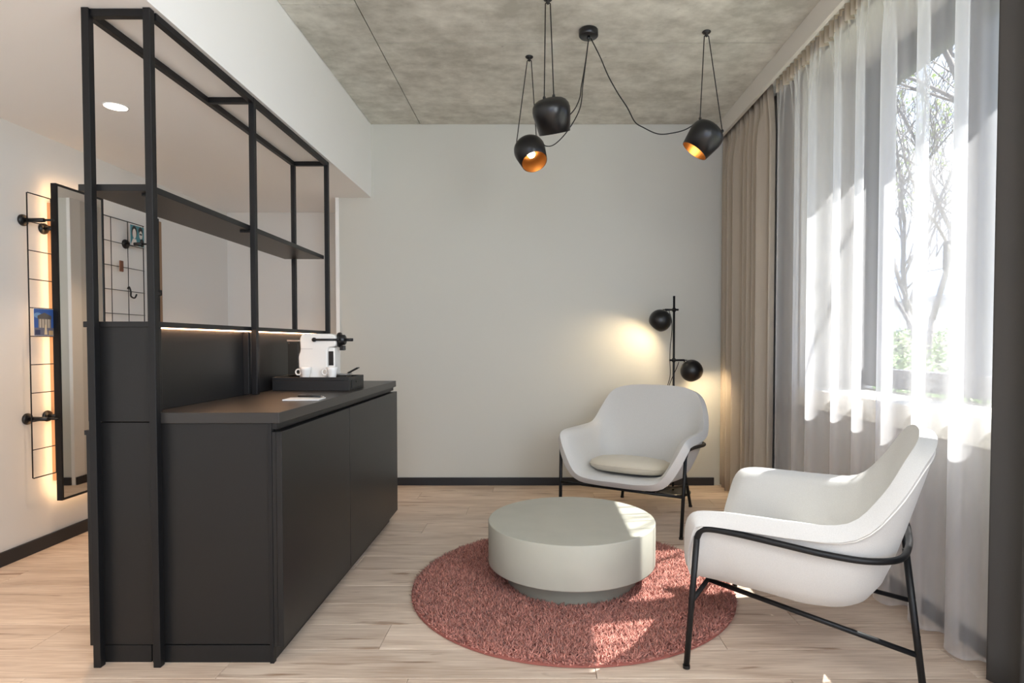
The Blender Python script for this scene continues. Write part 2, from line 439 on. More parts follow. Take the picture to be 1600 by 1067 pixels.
sl_ = new('window_sill', bx(XR-.026, 1.97, A0, A1, Z0-.09, Z0+.02), M['sill'], bevel=.004); struct(sl_, 'white window sill board with a deep front edge')

# ---------------------------------------------------------------- divider unit
Y0, Y1 = 2.077, 3.80
XC = -1.305     # right face of the posts
# tall narrow cabinet between the rooms
t = thing('divider_cabinet', 'charcoal cabinet forming the divider under the black frame', 'cabinet', (-1.45, 2.95, 0))
new('end_panel', bx(-1.534, -1.3185, Y0+.008, Y0+.03, .853, 1.185), M['charcoal'], t, bevel=.0015)
new('end_panel', bx(-1.534, -1.3185, Y0+.008, Y0+.03, .064, .850), M['charcoal'], t, bevel=.0015)
new('plinth', bx(-1.534, -1.36, Y0+.010, Y1, .0, .061), M['charcoal'], t, bevel=.001)
new('body', bx(-1.535, -1.376, Y0+.031, Y1-.01, .064, 1.180), M['charcoal'], t)
new('back_panel', bx(-1.376, -1.357, Y0+.031, Y1-.01, .887, 1.180), M['charcoal'], t)
new('cap', bx(-1.575, -1.3305, Y0+.004, Y1, 1.183, 1.203), M['charcoal'], t, bevel=.0015)
new('upper_panel', bx(-1.575, -1.551, Y0+.02, Y1, .853, 1.183), M['charcoal'], t, bevel=.0015)
new('led_strip', bx(-1.353, -1.336, Y0+.035, Y1-.04, 1.1795, 1.183), M['led'], t)
new('divider_panel', bx(-1.357, -1.331, 2.768, 2.788, .889, 1.178), M['charcoal'], t, bevel=.001)
yy = Y0+.012
for k in range(3):
    y2 = yy+.57
    dr = new('door', bx(-1.578, -1.538, yy, y2-.003, .058, .822), M['charcoal'], t, bevel=.0015)
    new('handle_edge', bx(-1.584, -1.578, yy, y2-.003, .806, .822), M['charcoal'], dr)
    yy = y2
# low cabinet facing the lounge
t = thing('low_cabinet', 'low charcoal two-door cabinet under the worktop', 'cabinet', (-1.11, 2.95, 0))
new('end_panel', bx(-1.3175, -.938, Y0+.010, Y0+.03, .064, .848), M['charcoal'], t, bevel=.0015)
new('plinth', bx(-1.355, -.928, Y0+.008, Y1-.05, .0, .061), M['charcoal'], t, bevel=.001)
new('edge_post', bx(-.937, -.923, Y0+.0, Y0+.02, 0, .848), M['black_metal'], t, bevel=.001)
new('body', bx(-1.355, -.925, Y0+.031, Y1-.012, .064, .848), M['charcoal'], t)
new('far_end_panel', bx(-1.355, -.925, Y1-.011, Y1, .064, .848), M['charcoal'], t)
new('grip_rail', bx(-.925, -.905, Y0+.005, Y1-.02, .828, .848), M['black_metal'], t)
for a, b in ((Y0-.004, 2.828), (2.833, Y1-.002)):
    dr = new('door', bx(-.906, -.886, a, b, .061, .820), M['charcoal'], t, bevel=.0015)
    new('door_liner', bx(-.921, -.908, a+.004, b-.004, .061, .818), M['charcoal'], dr)
wk = [(-1.3175, Y0-.002), (-.895, Y0-.002), (-.895, Y1+.012), (-1.356, Y1+.012), (-1.356, Y0+.031), (-1.3175, Y0+.031)]
tag(new('worktop', extrude_poly(BM(), wk, lambda u, v, w: (u, v, w), .8485, .886), M['charcoal_top'], bevel=.0015), 'dark charcoal worktop with a thick straight edge on the low cabinet', 'worktop')
# steel frame
fr = thing('shelf_frame', 'tall black square-tube frame rising over the cabinets to the ceiling', 'frame', (-1.43, 2.95, 0))
s = .025
XA, XBm = -1.5525, XC-s     # left faces
YM, YF = 2.79, Y1-.005
ztop = HS-.001
def post(x, y, z0): new('post', bx(x, x+s, y, y+s, z0, ztop), M['black_metal'], fr, bevel=.0015)
post(-1.5375, Y0-.0285, 0); post(XBm, Y0-.0275, 0)
post(XBm+.001, YM, .887); post(XBm+.001, YF-s, .887); post(XA+.015, YF-s, 1.203)
def rail(name, *a): new(name, bx(*a), M['black_metal'], fr, bevel=.0015)
for y in (Y0-.02, YM, YF-s): rail('cross_rail', XA+.015+s, XBm, y, y+s, ztop-s, ztop)
rail('top_rail', XA+.0155, XA+.015+s, Y0, YF-s, ztop-s, ztop); rail('top_rail', XBm+.001, XC, Y0+.008, YM, ztop-s, ztop); rail('top_rail', XBm+.001, XC, YM+s, YF-s, ztop-s, ztop)
sh = new('shelf', bx(-1.578, XBm-.002, Y0-.002, YF-s-.002, 1.652, 1.675), M['charcoal'], fr, bevel=.0015)
for y in (Y0+.03, YM+.01): new('shelf_pin', bx(XBm-.05, XBm-.003, y, y+.012, 1.642, 1.652), M['black_metal'], sh)

# ---------------------------------------------------------------- coffee corner
ZW = .886
tr = thing('coffee_tray', 'black box tray with a drawer on the worktop', 'tray', (-1.14, 3.145, ZW))
tx0, tx1, ty0, ty1, th = -1.335, -.945, 3.02, 3.27, .068
new('base', bx(tx0, tx1, ty0, ty1, ZW, ZW+.052), M['tray'], tr, bevel=.0015)
bm = BM(); e = .010
box(bm, tx0, tx1, ty0, ty0+e, ZW+.052, ZW+th); box(bm, tx0, tx1, ty1-e, ty1, ZW+.052, ZW+th)
box(bm, tx0, tx0+e, ty0+e, ty1-e, ZW+.052, ZW+th); box(bm, tx1-e, tx1, ty0+e, ty1-e, ZW+.052, ZW+th)
new('rim', bm, M['tray'], tr, bevel=.0015)
dw = new('drawer', bx(tx1, tx1+.004, ty0+.035, ty1-.03, ZW+.010, ZW+.052), M['tray'], tr, bevel=.001)
new('pull_slot', bx(tx1+.004, tx1+.007, ty0+.095, ty1-.09, ZW+.036, ZW+.046), M['black_metal'], dw)
ZT = ZW+.0523
# coffee machine
cm = thing('coffee_machine', 'white compact capsule coffee machine with black lever in the tray', 'coffee machine', (-1.12, 3.16, ZT))
def prof(pts, r=.018): 
    P = [Vector((a, 0, b)) for a, b in pts]; n = len(P); out = []
    for i in range(n):
        a, b, c = P[i-1], P[i], P[(i+1) % n]
        rr = min(r, (a-b).length*.45, (c-b).length*.45)
        q0 = b+(a-b).normalized()*rr; q1 = b+(c-b).normalized()*rr
        for k in range(6):
            u = k/5; q = q0*(1-u)**2+b*2*u*(1-u)+q1*u*u; out.append((q.x, q.z))
    return out
bp = prof([(-1.232, ZT), (-1.09, ZT), (-1.085, ZT+.02), (-1.085, ZT+.165), (-1.04, ZT+.17), (-1.04, ZT+.226), (-1.065, ZT+.237), (-1.215, ZT+.237), (-1.228, ZT+.216), (-1.225, ZT+.15), (-1.236, ZT+.12)], .02)
new('body', extrude_poly(BM(), bp, lambda u, v, w: (u, w, v), 3.105, 3.215), M['coffee_white'], cm, smooth=False, bevel=.008, seg=3)
new('drip_base', bx(-1.085, -.99, 3.115, 3.205, ZT, ZT+.018), M['black_plastic'], cm, bevel=.004)
dg = new('drip_grid', bx(-1.05, -.985, 3.12, 3.20, ZT+.022, ZT+.028), M['steel'], cm)
new('front_column', bx(-1.085, -1.050, 3.118, 3.202, ZT+.018, ZT+.166), M['coffee_white'], cm, bevel=.006)
new('front_panel', bx(-1.082, -1.057, 3.1165, 3.118, ZT+.072, ZT+.146), M['black_plastic'], cm, bevel=.0005)
bm = BM(); lathe(bm, [(.037, 0), (.040, .004), (.040, .014), (.028, .018), (.027, .034), (.022, .038)], 24, axis_mtx((-1.045, 3.16, ZT+.205), (1, 0, 0)))
new('spout_cap', bm, M['black_plastic'], cm, smooth=True)
new('spout', bx(-1.035, -1.01, 3.145, 3.175, ZT+.15, ZT+.175), M['black_plastic'], cm, bevel=.003)
bm = BM(); tube(bm, [(-1.03, 3.10, ZT+.206), (-1.145, 3.098, ZT+.206)], .006, 10); tube(bm, [(-1.15, 3.094, ZT+.206), (-1.15, 3.106, ZT+.206)], .011, 14)
tube(bm, [(-1.01, 3.15, ZT+.206), (-.965, 3.15, ZT+.206)], .008, 10)
tube(bm, [(-1.03, 3.098, ZT+.206), (-1.03, 3.15, ZT+.206)], .008, 10)
new('lever', bm, M['black_plastic'], cm, smooth=True)
wtk = new('water_tank', bx(-1.30, -1.238, 3.125, 3.20, ZT+.01, ZT+.195), M['smoked'], cm, bevel=.008, seg=3)
new('tank_lid', bx(-1.302, -1.236, 3.123, 3.202, ZT+.195, ZT+.206), M['steel'], wtk, bevel=.002)
new('side_seam', bx(-1.226, -1.16, 3.1042, 3.1052, ZT+.158, ZT+.1595), M['steel'], cm)
# cups on saucers
def cup(x, y, label):
    c = thing('espresso_cup', label, 'cup', (x, y, ZT+.005), 0, 'espresso cups in the tray')
    z = ZT+.0055
    new('bowl', lathe(BM(), [(.017, 0), (.018, .001), (.026, .045), (.028, .060), (.0262, .060), (.024, .045), (.015, .004)], 28, Matrix.Translation((x, y, z))), M['porcelain'], c, smooth=True)
    ring = [(x-.026-.013+.013*math.cos(a), y, z+.034+.014*math.sin(a)) for a in [2*PI*k/20 for k in range(20)]]
    new('handle', tube(BM(), ring, .004, 8, closed=True), M['porcelain'], c, smooth=True)
def saucer(x, y, label):
    tag(new('saucer', lathe(BM(), [(.026, 0), (.040, .003), (.042, .005), (.026, .0045), (.001, .004)], 36, Matrix.Translation((x, y, ZT)), cap1=False), M['porcelain'], smooth=True), label, 'saucer', 'saucers in the tray')
for x, a in ((-1.185, 'left'), (-1.05, 'right')):
    cup(x, 3.0735, 'small white espresso cup nearer the ' + ('water tank' if a == 'left' else 'coffee spout'))
    saucer(x, 3.0735, 'white saucer under the cup nearer the ' + ('water tank' if a == 'left' else 'coffee spout'))
bm = bx(-.03, .03, -.022, .022, -.003, .003)
o = new('capsule_holder', bm, M['black_plastic'], bevel=.001, world=False)
o.location = (-.983, 3.215, ZT+.043); o.rotation_euler = (0, math.radians(-28), 0)
tag(o, 'small black tilted card holder at the drawer end of the tray', 'holder')
# notepad and pen
o = new('notepad', bx(-.075, .075, -.052, .052, 0, .004), M['paper'], world=False); o.location = (-.992, 2.555, ZW+.0005); o.rotation_euler.z = math.radians(4)
tag(o, 'small white notepad lying on the worktop before the tray', 'notepad')
pn = thing('ballpoint_pen', 'black ballpoint pen lying across the white notepad', 'pen', (-.985, 2.60, ZW+.0095), math.radians(-8))
new('barrel', cyl(BM(), (-.055, 0, 0), (.05, 0, 0), .0045, 12), M['black_plastic'], pn, smooth=True, world=False)
new('tip', tube(BM(), [(.05, 0, 0), (.066, 0, 0)], [.0042, .001], 12), M['steel'], pn, smooth=True, world=False)
new('clip', bx(-.054, -.02, -.001, .001, .004, .0065), M['steel'], pn, world=False)

# ---------------------------------------------------------------- left wall: mirror, wire grid, pegs, cards
XG = -2.648
mi = thing('tall_mirror', 'tall narrow mirror in a thin black frame, lit from behind', 'mirror', (-2.63, 3.45, .315))
my0, my1, mz0, mz1, mx = 3.272, 3.628, .26, 1.995, -2.610
new('back_box', bx(XL, -2.657, my0+.05, my1-.05, .36, 1.90), mat('tan_back_box', lin(176, 140, 108), .7), mi)  # tan colour stands for the brown shading behind the mirror
bm = BM(); w_ = .012
box(bm, mx-.028, mx+.002, my0, my0+w_, mz0, mz1); box(bm, mx-.028, mx+.002, my1-w_, my1, mz0, mz1)
box(bm, mx-.028, mx+.002, my0+w_, my1-w_, mz0, mz0+w_); box(bm, mx-.028, mx+.002, my0+w_, my1-w_, mz1-w_, mz1)
new('frame', bm, M['black_metal'], mi)
new('mirror_glass', bx(mx-.02, mx-.001, my0+w_, my1-w_, mz0+w_, mz1-w_), M['mirror'], mi)
bm = BM(); lx = mx-.028
box(bm, lx-.003, lx, my0+.012, my0+.024, .32, 1.93); box(bm, lx-.003, lx, my1-.024, my1-.012, .32, 1.93)
box(bm, lx-.003, lx, my0+.03, my1-.03, 1.96, 1.972); box(bm, lx-.003, lx, my0+.03, my1-.03, .285, .297)
new('led_strip', bm, M['led_mirror'], mi)

gr = thing('wire_grid', 'black square wire grid panel standing off the white wall', 'wire grid', (XG, 3.59, .40))
gy = [3.130+.1533*k for k in range(7)]; gz = [.415+.1495*k for k in range(11)]
def gx(z): return XG+.0*z
for k, y in enumerate(gy):
    new('upright_wire', tube(BM(), [(gx(z), y, z) for z in (gz[0], .7, .9, gz[-1])], .0032 if k in (0, 6) else .0024, 6), M['black_metal'], gr, smooth=True)
for k, z in enumerate(gz):
    new('level_wire', tube(BM(), [(gx(z)+.004, gy[0], z), (gx(z)+.004, gy[-1], z)], .0032 if k in (0, 10) else .0024, 6), M['black_metal'], gr, smooth=True)
def peg(y, z, x1, label):
    p = thing('wall_peg', label, 'peg', (XL, y, z), 0, 'black pegs holding the wire grid')
    new('flange', lathe(BM(), [(.030, 0), (.031, .004), (.029, .012), (.012, .016)], 24, axis_mtx((XL, y, z), (1, 0, 0))), M['black_plastic'], p, smooth=True)
    new('sleeve', cyl(BM(), (XL+.016, y, z), (x1, y, z), .0115, 14), M['black_plastic'], p, smooth=True)
    new('pin', cyl(BM(), (x1, y, z), (x1+(.05 if x1 > -2.6 else .006), y, z), .006, 10), M['black_metal'], p, smooth=True)
peg(3.16, 1.772, -2.585, 'black peg above the postcard of a building, nearest the camera')
peg(3.29, 1.752, -2.645, 'black peg half behind the upper part of the mirror')
peg(3.16, .725, -2.585, 'black peg near the floor at the outer edge of the wire grid')
peg(3.29, .725, -2.645, 'black peg half behind the lower part of the mirror')
peg(3.945, 1.775, -2.585, 'black peg under the portrait card on the wire grid')

def card(name, label, y0, y1, z0, z1, x, base, shapes):
    ms = [M['paper'], mat(name+'_print', base, .35)]; bm = BM(); box(bm, x, x+.0012, y0, y1, z0, z1)
    Hh = z1-z0; Wd = y1-y0; lay = 0
    for f in bm.faces: f.material_index = 0
    def poly(pts, mi_, lay):
        vs = [bm.verts.new((x+.0013+.00008*lay, y0+u*Wd, z0+v*Hh)) for u, v in pts]
        f = bm.faces.new(vs); f.material_index = mi_
        f.normal_update()
        if f.normal.x < 0: f.normal_flip()
    poly([(.01, .01), (.99, .01), (.99, .99), (.01, .99)], 1, 0)
    for col, pts in shapes:
        lay += 1; ms.append(mat(name+'_ink', col, .35)); poly(pts, len(ms)-1, lay)
    KEEP.add(id(bm))
    return tag(new(name, bm, ms), label, 'postcard', 'cards clipped to the wire grid')
def ell(cx, cy_, rx, ry, n=18, a=0): return [(cx+rx*math.cos(2*PI*k/n+a), cy_+ry*math.sin(2*PI*k/n+a)) for k in range(n)]
def rc(a, b, c, d): return [(a, c), (b, c), (b, d), (a, d)]
card('building_postcard', 'blue postcard of a columned building, clipped low on the outer grid', 3.145, 3.275, 1.165, 1.31, XG+.009, lin(58, 96, 168), [
    (lin(120, 160, 205), ell(.2, .75, .2, .1)), (lin(150, 140, 128), rc(.22, .85, .30, .62)), (lin(96, 92, 90), [(.18, .62), (.88, .62), (.88, .74), (.53, .86), (.18, .74)]),
    (lin(205, 196, 180), rc(.28, .34, .30, .62)), (lin(205, 196, 180), rc(.42, .48, .30, .62)), (lin(205, 196, 180), rc(.57, .63, .30, .62)), (lin(205, 196, 180), rc(.71, .77, .30, .62)),
    (lin(110, 112, 130), rc(.01, .99, .02, .30)), (lin(225, 205, 170), [(.5, .05), (.66, .05), (.60, .42), (.55, .42)]), (lin(60, 66, 96), rc(.05, .3, .05, .22)), (lin(196, 170, 130), rc(.72, .95, .03, .2))])
card('portrait_postcard', 'teal card with two pale faces at the top corner of the grid', 3.905, 4.045, 1.765, 1.90, XG+.009, lin(70, 132, 142), [
    (lin(24, 24, 26), ell(.30, .66, .19, .30)), (lin(222, 212, 204), ell(.30, .58, .13, .24)), (lin(222, 214, 205), [(.02, .01), (.50, .01), (.42, .32), (.2, .34)]),
    (lin(30, 30, 32), ell(.74, .78, .16, .18)), (lin(214, 206, 196), ell(.75, .58, .12, .2)), (lin(30, 28, 30), ell(.82, .2, .15, .2)), (lin(40, 36, 40), rc(.66, .84, .58, .65))])
o = new('wooden_tag', bx(XG+.008, XG+.014, 3.80, 3.835, 1.58, 1.65), M['wood_tag'], bevel=.004); tag(o, 'small brown wooden tag hanging from a wire of the grid', 'tag')
o = new('wire_hook', tube(BM(), smooth_path([(XG-.006, 3.897, 1.478), (XG+.004, 3.897, 1.490), (XG+.012, 3.9, 1.46), (XG+.010, 3.905, 1.43), (XG+.03, 3.91, 1.42), (XG+.04, 3.915, 1.445)], 6), .005, 8), M['black_metal'], smooth=True); tag(o, 'small black S hook on the grid below the wooden tag', 'hook')
o = new('coat_loop', tube(BM(), fillet([(XL+.045, 4.215, 1.455), (XL+.13, 4.11, 1.455), (XL+.13, 4.11, 1.485), (XL+.045, 4.215, 1.485)], .012), .006, 8), M['black_metal'], smooth=True); tag(o, 'black flat wire loop sticking out beside the black upright', 'hook')

# downlights in the lowered ceiling
def downlight(x, y, label, e=14):
    d = thing('downlight', label, 'downlight', (x, y, HS), 0, 'ceiling downlights')
    new('trim_ring', lathe(BM(), [(.047, -.0005), (.054, -.003), (.056, 0), (.056, .003)], 40, Matrix.Translation((x, y, HS-.001)), cap0=False, cap1=False), M['white'], d, smooth=True)
    new('diffuser', lathe(BM(), [(.0475, 0), (.0475, .0006)], 40, Matrix.Translation((x, y, HS-.0025))), M['downlight'], d)
    l = bpy.data.lights.new('warm_ceiling_spot', 'SPOT'); l.energy = e; l.color = (1, .66, .40); l.spot_size = math.radians(84); l.spot_blend = .8; l.shadow_soft_size = .045
    lo = bpy.data.objects.new('warm_ceiling_spot', l); C.objects.link(lo); lo.location = (x, y, HS-.02); lo.parent = None
downlight(-2.02, 2.905, 'round lit downlight in the white lowered ceiling', 52)
for y in (4.55, 1.1, -.7):  # bare spots without fixtures; the far one is added to warm the end wall
    l = bpy.data.lights.new('warm_ceiling_spot', 'SPOT'); l.energy = 26; l.color = (1, .66, .40); l.spot_size = math.radians(84); l.spot_blend = .8; l.shadow_soft_size = .045
    lo = bpy.data.objects.new('warm_ceiling_spot', l); C.objects.link(lo); lo.location = (-2.02, y, HS-.02)

# ---------------------------------------------------------------- pendant lamps
def pendant(hook, centre, direction, label, s0, s1, cable, end):
    hx, hy = hook; c = Vector(centre); d = Vector(direction).normalized()
    p = thing('pendant_lamp', label, 'pendant lamp', (hx, hy, H), 0, 'black pendant lamps on cords')
    m = axis_mtx(c - d*.075, d)
    outer = [(.008, -.008), (.030, -.0065), (.058, -.001), (.078, .011), (.090, .028), (.0945, .048), (.094, .068), (.078, .160)]
    inner = [(.0755, .160), (.0915, .068), (.0915, .050), (.0875, .034), (.077, .019), (.060, .009), (.03, .005)]
    new('shade', lathe(BM(), outer+[(.0755, .160)], 56, m, cap1=False), M['shade'], p, smooth=True)
    new('lining', lathe(BM(), inner, 56, m, cap0=False), M['bronze'], p, smooth=True)
    new('socket', lathe(BM(), [(.018, .005), (.018, .05)], 20, m), M['black_plastic'], p, smooth=True)
    new('bulb', lathe(BM(), [(.011, .05), (.012, .06), (.020, .076), (.0235, .090), (.020, .104), (.010, .112), (.002, .1135)], 24, m), M['bulb'], p, smooth=True)
    new('ceiling_hook', lathe(BM(), [(.022, 0), (.024, -.004), (.018, -.011), (.008, -.016), (.006, -.028), (.002, -.030)], 24, Matrix.Translation((hx, hy, H))), M['black_plastic'], p, smooth=True)
    cc = H-.026
    P0 = m @ Vector(s0); P1 = m @ Vector(s1)
    bm = BM(); tube(bm, [(hx-.012, hy, cc), P0], .0028, 8); tube(bm, [(hx+.012, hy, cc), P1], .0028, 8); tube(bm, fillet([(hx-.012, hy, cc), (hx, hy, cc+.008), (hx+.012, hy, cc)], .008), .0028, 8)
    new('support_cord', bm, M['cord'], p, smooth=True)
    for q in (P0, P1): new('cord_stop', lathe(BM(), [(.006, -.006), (.008, 0), (.006, .008)], 12, Matrix.Translation(q)), M['black_plastic'], p, smooth=True)
    cp = smooth_path([Vector(q) for q in cable]+[m @ Vector(end)], 10)
    new('supply_cable', tube(BM(), cp, .003, 8), M['cord'], p, smooth=True)
    return p, m

def local_for(world, m): return m.inverted() @ Vector(world)
def shoulder(centre, direction, side, rad=.070, along=-.072):
    """point on the shade's shoulder furthest towards `side`"""
    d = Vector(direction).normalized(); m = axis_mtx(Vector(centre)-d*.075, d)
    v = Vector(side); v = (v-d*v.dot(d)).normalized()
    return m.inverted() @ (Vector(centre)+d*along+v*rad)
cn = (.284, 3.30)
cp_ = thing('ceiling_rose', 'round black ceiling rose feeding the three pendant lamps', 'ceiling rose', (cn[0], cn[1], H))
new('cover', lathe(BM(), [(.048, 0), (.052, -.004), (.052, -.034), (.047, -.040), (.010, -.041)], 40, Matrix.Translation((cn[0], cn[1], H))), M['shade'], cp_, smooth=True, bevel=0)
new('cable_outlet', lathe(BM(), [(.009, -.040), (.009, -.055), (.006, -.060)], 16, Matrix.Translation((cn[0], cn[1]-.01, H))), M['black_plastic'], cp_, smooth=True)
o0 = (cn[0], cn[1]-.01, H-.052)
L_c, L_d = (-.035, 3.605, 2.265), (.28, -.50, -.82)
M_c, M_d = (.078, 3.003, 2.258), (.17, .36, -.92)
R_c, R_d = (.922, 3.32, 2.252), (-.60, .10, -.80)
pendant((-.042, 3.605), L_c, L_d, 'black pendant lamp aimed at the room with its glowing bulb in view', shoulder(L_c, L_d, (-1, .2, .3)), shoulder(L_c, L_d, (.7, -.2, .8)),
        [o0, (.270, 3.32, 2.66), (.258, 3.36, 2.555), (.246, 3.42, 2.452), (.185, 3.48, 2.355), (.11, 3.53, 2.290), (.055, 3.57, 2.292)], shoulder(L_c, L_d, (.9, -.3, .3), .085, -.055))
pendant((.057, 3.003), M_c, M_d, 'black pendant lamp nearest the camera, turned away so no bulb shows', shoulder(M_c, M_d, (-.5, -.5, .5), .032, -.083), shoulder(M_c, M_d, (.8, -.1, .2), .022, -.084),
        [o0, (.262, 3.27, 2.62), (.240, 3.22, 2.495), (.227, 3.15, 2.406), (.200, 3.08, 2.325)], shoulder(M_c, M_d, (1, -.1, -.2), .092, .01))
pendant((.931, 3.319), R_c, R_d, 'black pendant lamp tilted sideways near the curtain pelmet', shoulder(R_c, R_d, (-.8, -.3, .6), .085, -.06), shoulder(R_c, R_d, (.75, -.2, .8)),
        [(cn[0]+.012, cn[1]-.01, H-.052), (.351, 3.32, 2.69), (.393, 3.32, 2.593), (.446, 3.32, 2.499), (.499, 3.32, 2.419), (.541, 3.32, 2.342), (.587, 3.32, 2.311), (.668, 3.32, 2.276), (.746, 3.32, 2.280), (.825, 3.32, 2.302)], shoulder(R_c, R_d, (-.85, -.3, .5), .08, -.06))

# ---------------------------------------------------------------- floor lamp
FX, FY = 1.027, 4.47
fp = thing('floor_lamp', 'black floor lamp with two ball shades behind the pale armchair', 'floor lamp', (FX, FY, 0))
new('base', lathe(BM(), [(.125, 0), (.13, .004), (.13, .016), (.124, .02), (.01, .021)], 48, Matrix.Translation((FX, FY, 0))), M['shade'], fp, smooth=False)
new('pole', cyl(BM(), (FX, FY, .02), (FX, FY, 1.476), .0085, 14), M['black_metal'], fp, smooth=True)
def head(centre, direction, arm):
    c = Vector(centre); d = Vector(direction).normalized(); m = axis_mtx(c, d); R = .083
    po = [(R*math.sin(a), -R*math.cos(a)) for a in [math.radians(6+k*(128/22)) for k in range(23)]]
    pi_ = [((R-.003)*math.sin(a), -(R-.003)*math.cos(a)) for a in [math.radians(134-k*(126/22)) for k in range(23)]]
    sh_ = new('ball_shade', lathe(BM(), po+pi_[:1], 48, m, cap1=False), M['shade'], fp, smooth=True)
    new('lining', lathe(BM(), pi_, 48, m, cap0=False), M['white'], sh_, smooth=True)
    new('bulb', lathe(BM(), [(.012, -.05), (.013, -.03), (.022, -.01), (.024, .005), (.018, .018), (.004, .026)], 20, m), M['bulb_floor'], fp, smooth=True)
    a0, a1 = Vector(arm[0]), Vector(arm[1])
    new('arm', cyl(BM(), a0, a1, .0075, 12), M['black_metal'], fp, smooth=True)
    jd = (a1-c).normalized()
    j = new('joint', cyl(BM(), c+jd*.075, a1, .011, 14), M['black_metal'], fp, smooth=True)
    side = jd.cross(Vector((0, 1, 0))).normalized()
    for k in (-1, 0, 1):
        new('chrome_collar', lathe(BM(), [(.001, -.006), (.006, -.003), (.006, .003), (.001, .006)], 12, Matrix.Translation(c+jd*.084+side*.016*k+Vector((0, -.008, 0)))), M['chrome'], j, smooth=True)
head((.917, FY-.03, 1.292), (-.55, .42, -.72), ((FX+.03, FY-.012, 1.373), (.955, FY-.016, 1.373)))
head((1.153, FY-.03, .920), (.52, .30, -.80), ((FX-.035, FY-.012, .998), (1.105, FY-.016, .998)))
for z in (1.373, .998): new('clamp', lathe(BM(), [(.013, -.014), (.014, 0), (.013, .014)], 16, Matrix.Translation((FX, FY, z))), M['black_metal'], fp, smooth=True)
cab = smooth_path([(.985, FY-.02, 1.365), (1.005, FY-.015, 1.30), (1.010, FY-.012, 1.22), (.998, FY-.012, 1.10), (.996, FY-.012, 1.0), (.998, FY-.012, .88), (.975, FY-.01, .76), (.99, FY, .5), (1.0, FY+.02, .03)], 8)
cab2 = smooth_path([(1.06, FY-.02, .985), (1.045, FY-.016, .94), (1.01, FY-.014, .86), (.985, FY-.01, .79)], 8)
bm = BM(); tube(bm, cab, .0028, 7); tube(bm, cab2, .0028, 7)
new('flex', bm, M['cord'], fp, smooth=True)

# ---------------------------------------------------------------- rug and table
TX, TY = .165, 2.80
RR = .735
rg = tag(new('rug', lathe(BM(), [(RR-.004, 0), (RR, .003), (RR, .008), (RR-.006, .010)], 128, Matrix.Translation((TX, TY-.02, 0))), M['rug_back']), 'round shaggy dusty-red rug under the coffee table', 'rug')
def make_pile(n=52000):
    rs = np.random.RandomState(5)
    r = (RR-.004)*np.sqrt(rs.rand(n)); a = rs.rand(n)*2*PI
    keep = r > .285
    r, a = r[keep], a[keep]; n = len(r)
    px, py = r*np.cos(a), r*np.sin(a)
    h = .014+.018*rs.rand(n); la = rs.rand(n)*2*PI; ll = .004+.020*rs.rand(n)**1.5
    edge = np.clip((RR-r)/.03, .35, 1); h = h*edge
    w = .0026+.0014*rs.rand(n)
    # 3-sided, 2-segment bent tufts
    V = np.zeros((n, 7, 3)); 
    lv = [(0, .0, 1.0), (1, .55, .9)]
    ph = rs.rand(n)*2*PI
    for li, (k, t, ww) in enumerate(lv):
        cx_ = px+np.cos(la)*ll*t*t*1.2; cy_ = py+np.sin(la)*ll*t*t*1.2
        for q in range(3):
            V[:, li*3+q, 0] = cx_+np.cos(ph+q*2.094)*w*ww; V[:, li*3+q, 1] = cy_+np.sin(ph+q*2.094)*w*ww; V[:, li*3+q, 2] = .008+h*t
    V[:, 6, 0] = px+np.cos(la)*ll*1.3; V[:, 6, 1] = py+np.sin(la)*ll*1.3; V[:, 6, 2] = .008+h
    tri = []
    for q in range(3):
        p, s_ = q, (q+1) % 3
        tri += [(p, s_, s_+3), (p, s_+3, p+3), (p+3, s_+3, 6)]
    tri = np.array(tri); F = (np.arange(n)[:, None, None]*7+tri[None]).reshape(-1, 3)
    me = bpy.data.meshes.new('pile'); me.vertices.add(n*7); me.vertices.foreach_set('co', V.reshape(-1).astype(np.float32))
    m_ = len(F); me.loops.add(m_*3); me.loops.foreach_set('vertex_index', F.reshape(-1).astype(np.int32))
    me.polygons.add(m_); me.polygons.foreach_set('loop_start', np.arange(0, m_*3, 3, dtype=np.int32)); me.polygons.foreach_set('loop_total', np.full(m_, 3, dtype=np.int32))
    me.polygons.foreach_set('use_smooth', np.ones(m_, dtype=bool))
    at = me.attributes.new('tuft', 'FLOAT', 'POINT'); at.data.foreach_set('value', np.repeat(rs.rand(n), 7).astype(np.float32))
    me.update(); me.validate(); me.materials.append(M['pile'])
    o = bpy.data.objects.new('pile', me); C.objects.link(o); o.parent = rg; o['kind'] = 'stuff'
make_pile()
tb = thing('coffee_table', 'round greige drum coffee table standing on the red rug', 'coffee table', (TX, TY, .012))
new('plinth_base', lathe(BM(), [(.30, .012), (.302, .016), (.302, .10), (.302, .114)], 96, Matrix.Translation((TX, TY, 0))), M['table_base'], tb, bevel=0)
TR, t0, t1 = .39, .112, .303
new('drum_top', lathe(BM(), [(TR-.005, t0), (TR-.001, t0+.001), (TR, t0+.005), (TR, t1-.004), (TR-.0012, t1-.0012), (TR-.004, t1)], 128, Matrix.Translation((TX, TY, 0))), M['table'], tb, bevel=0)
for o in tb.children:
    for p in o.data.polygons: p.use_smooth = len(p.vertices) == 4

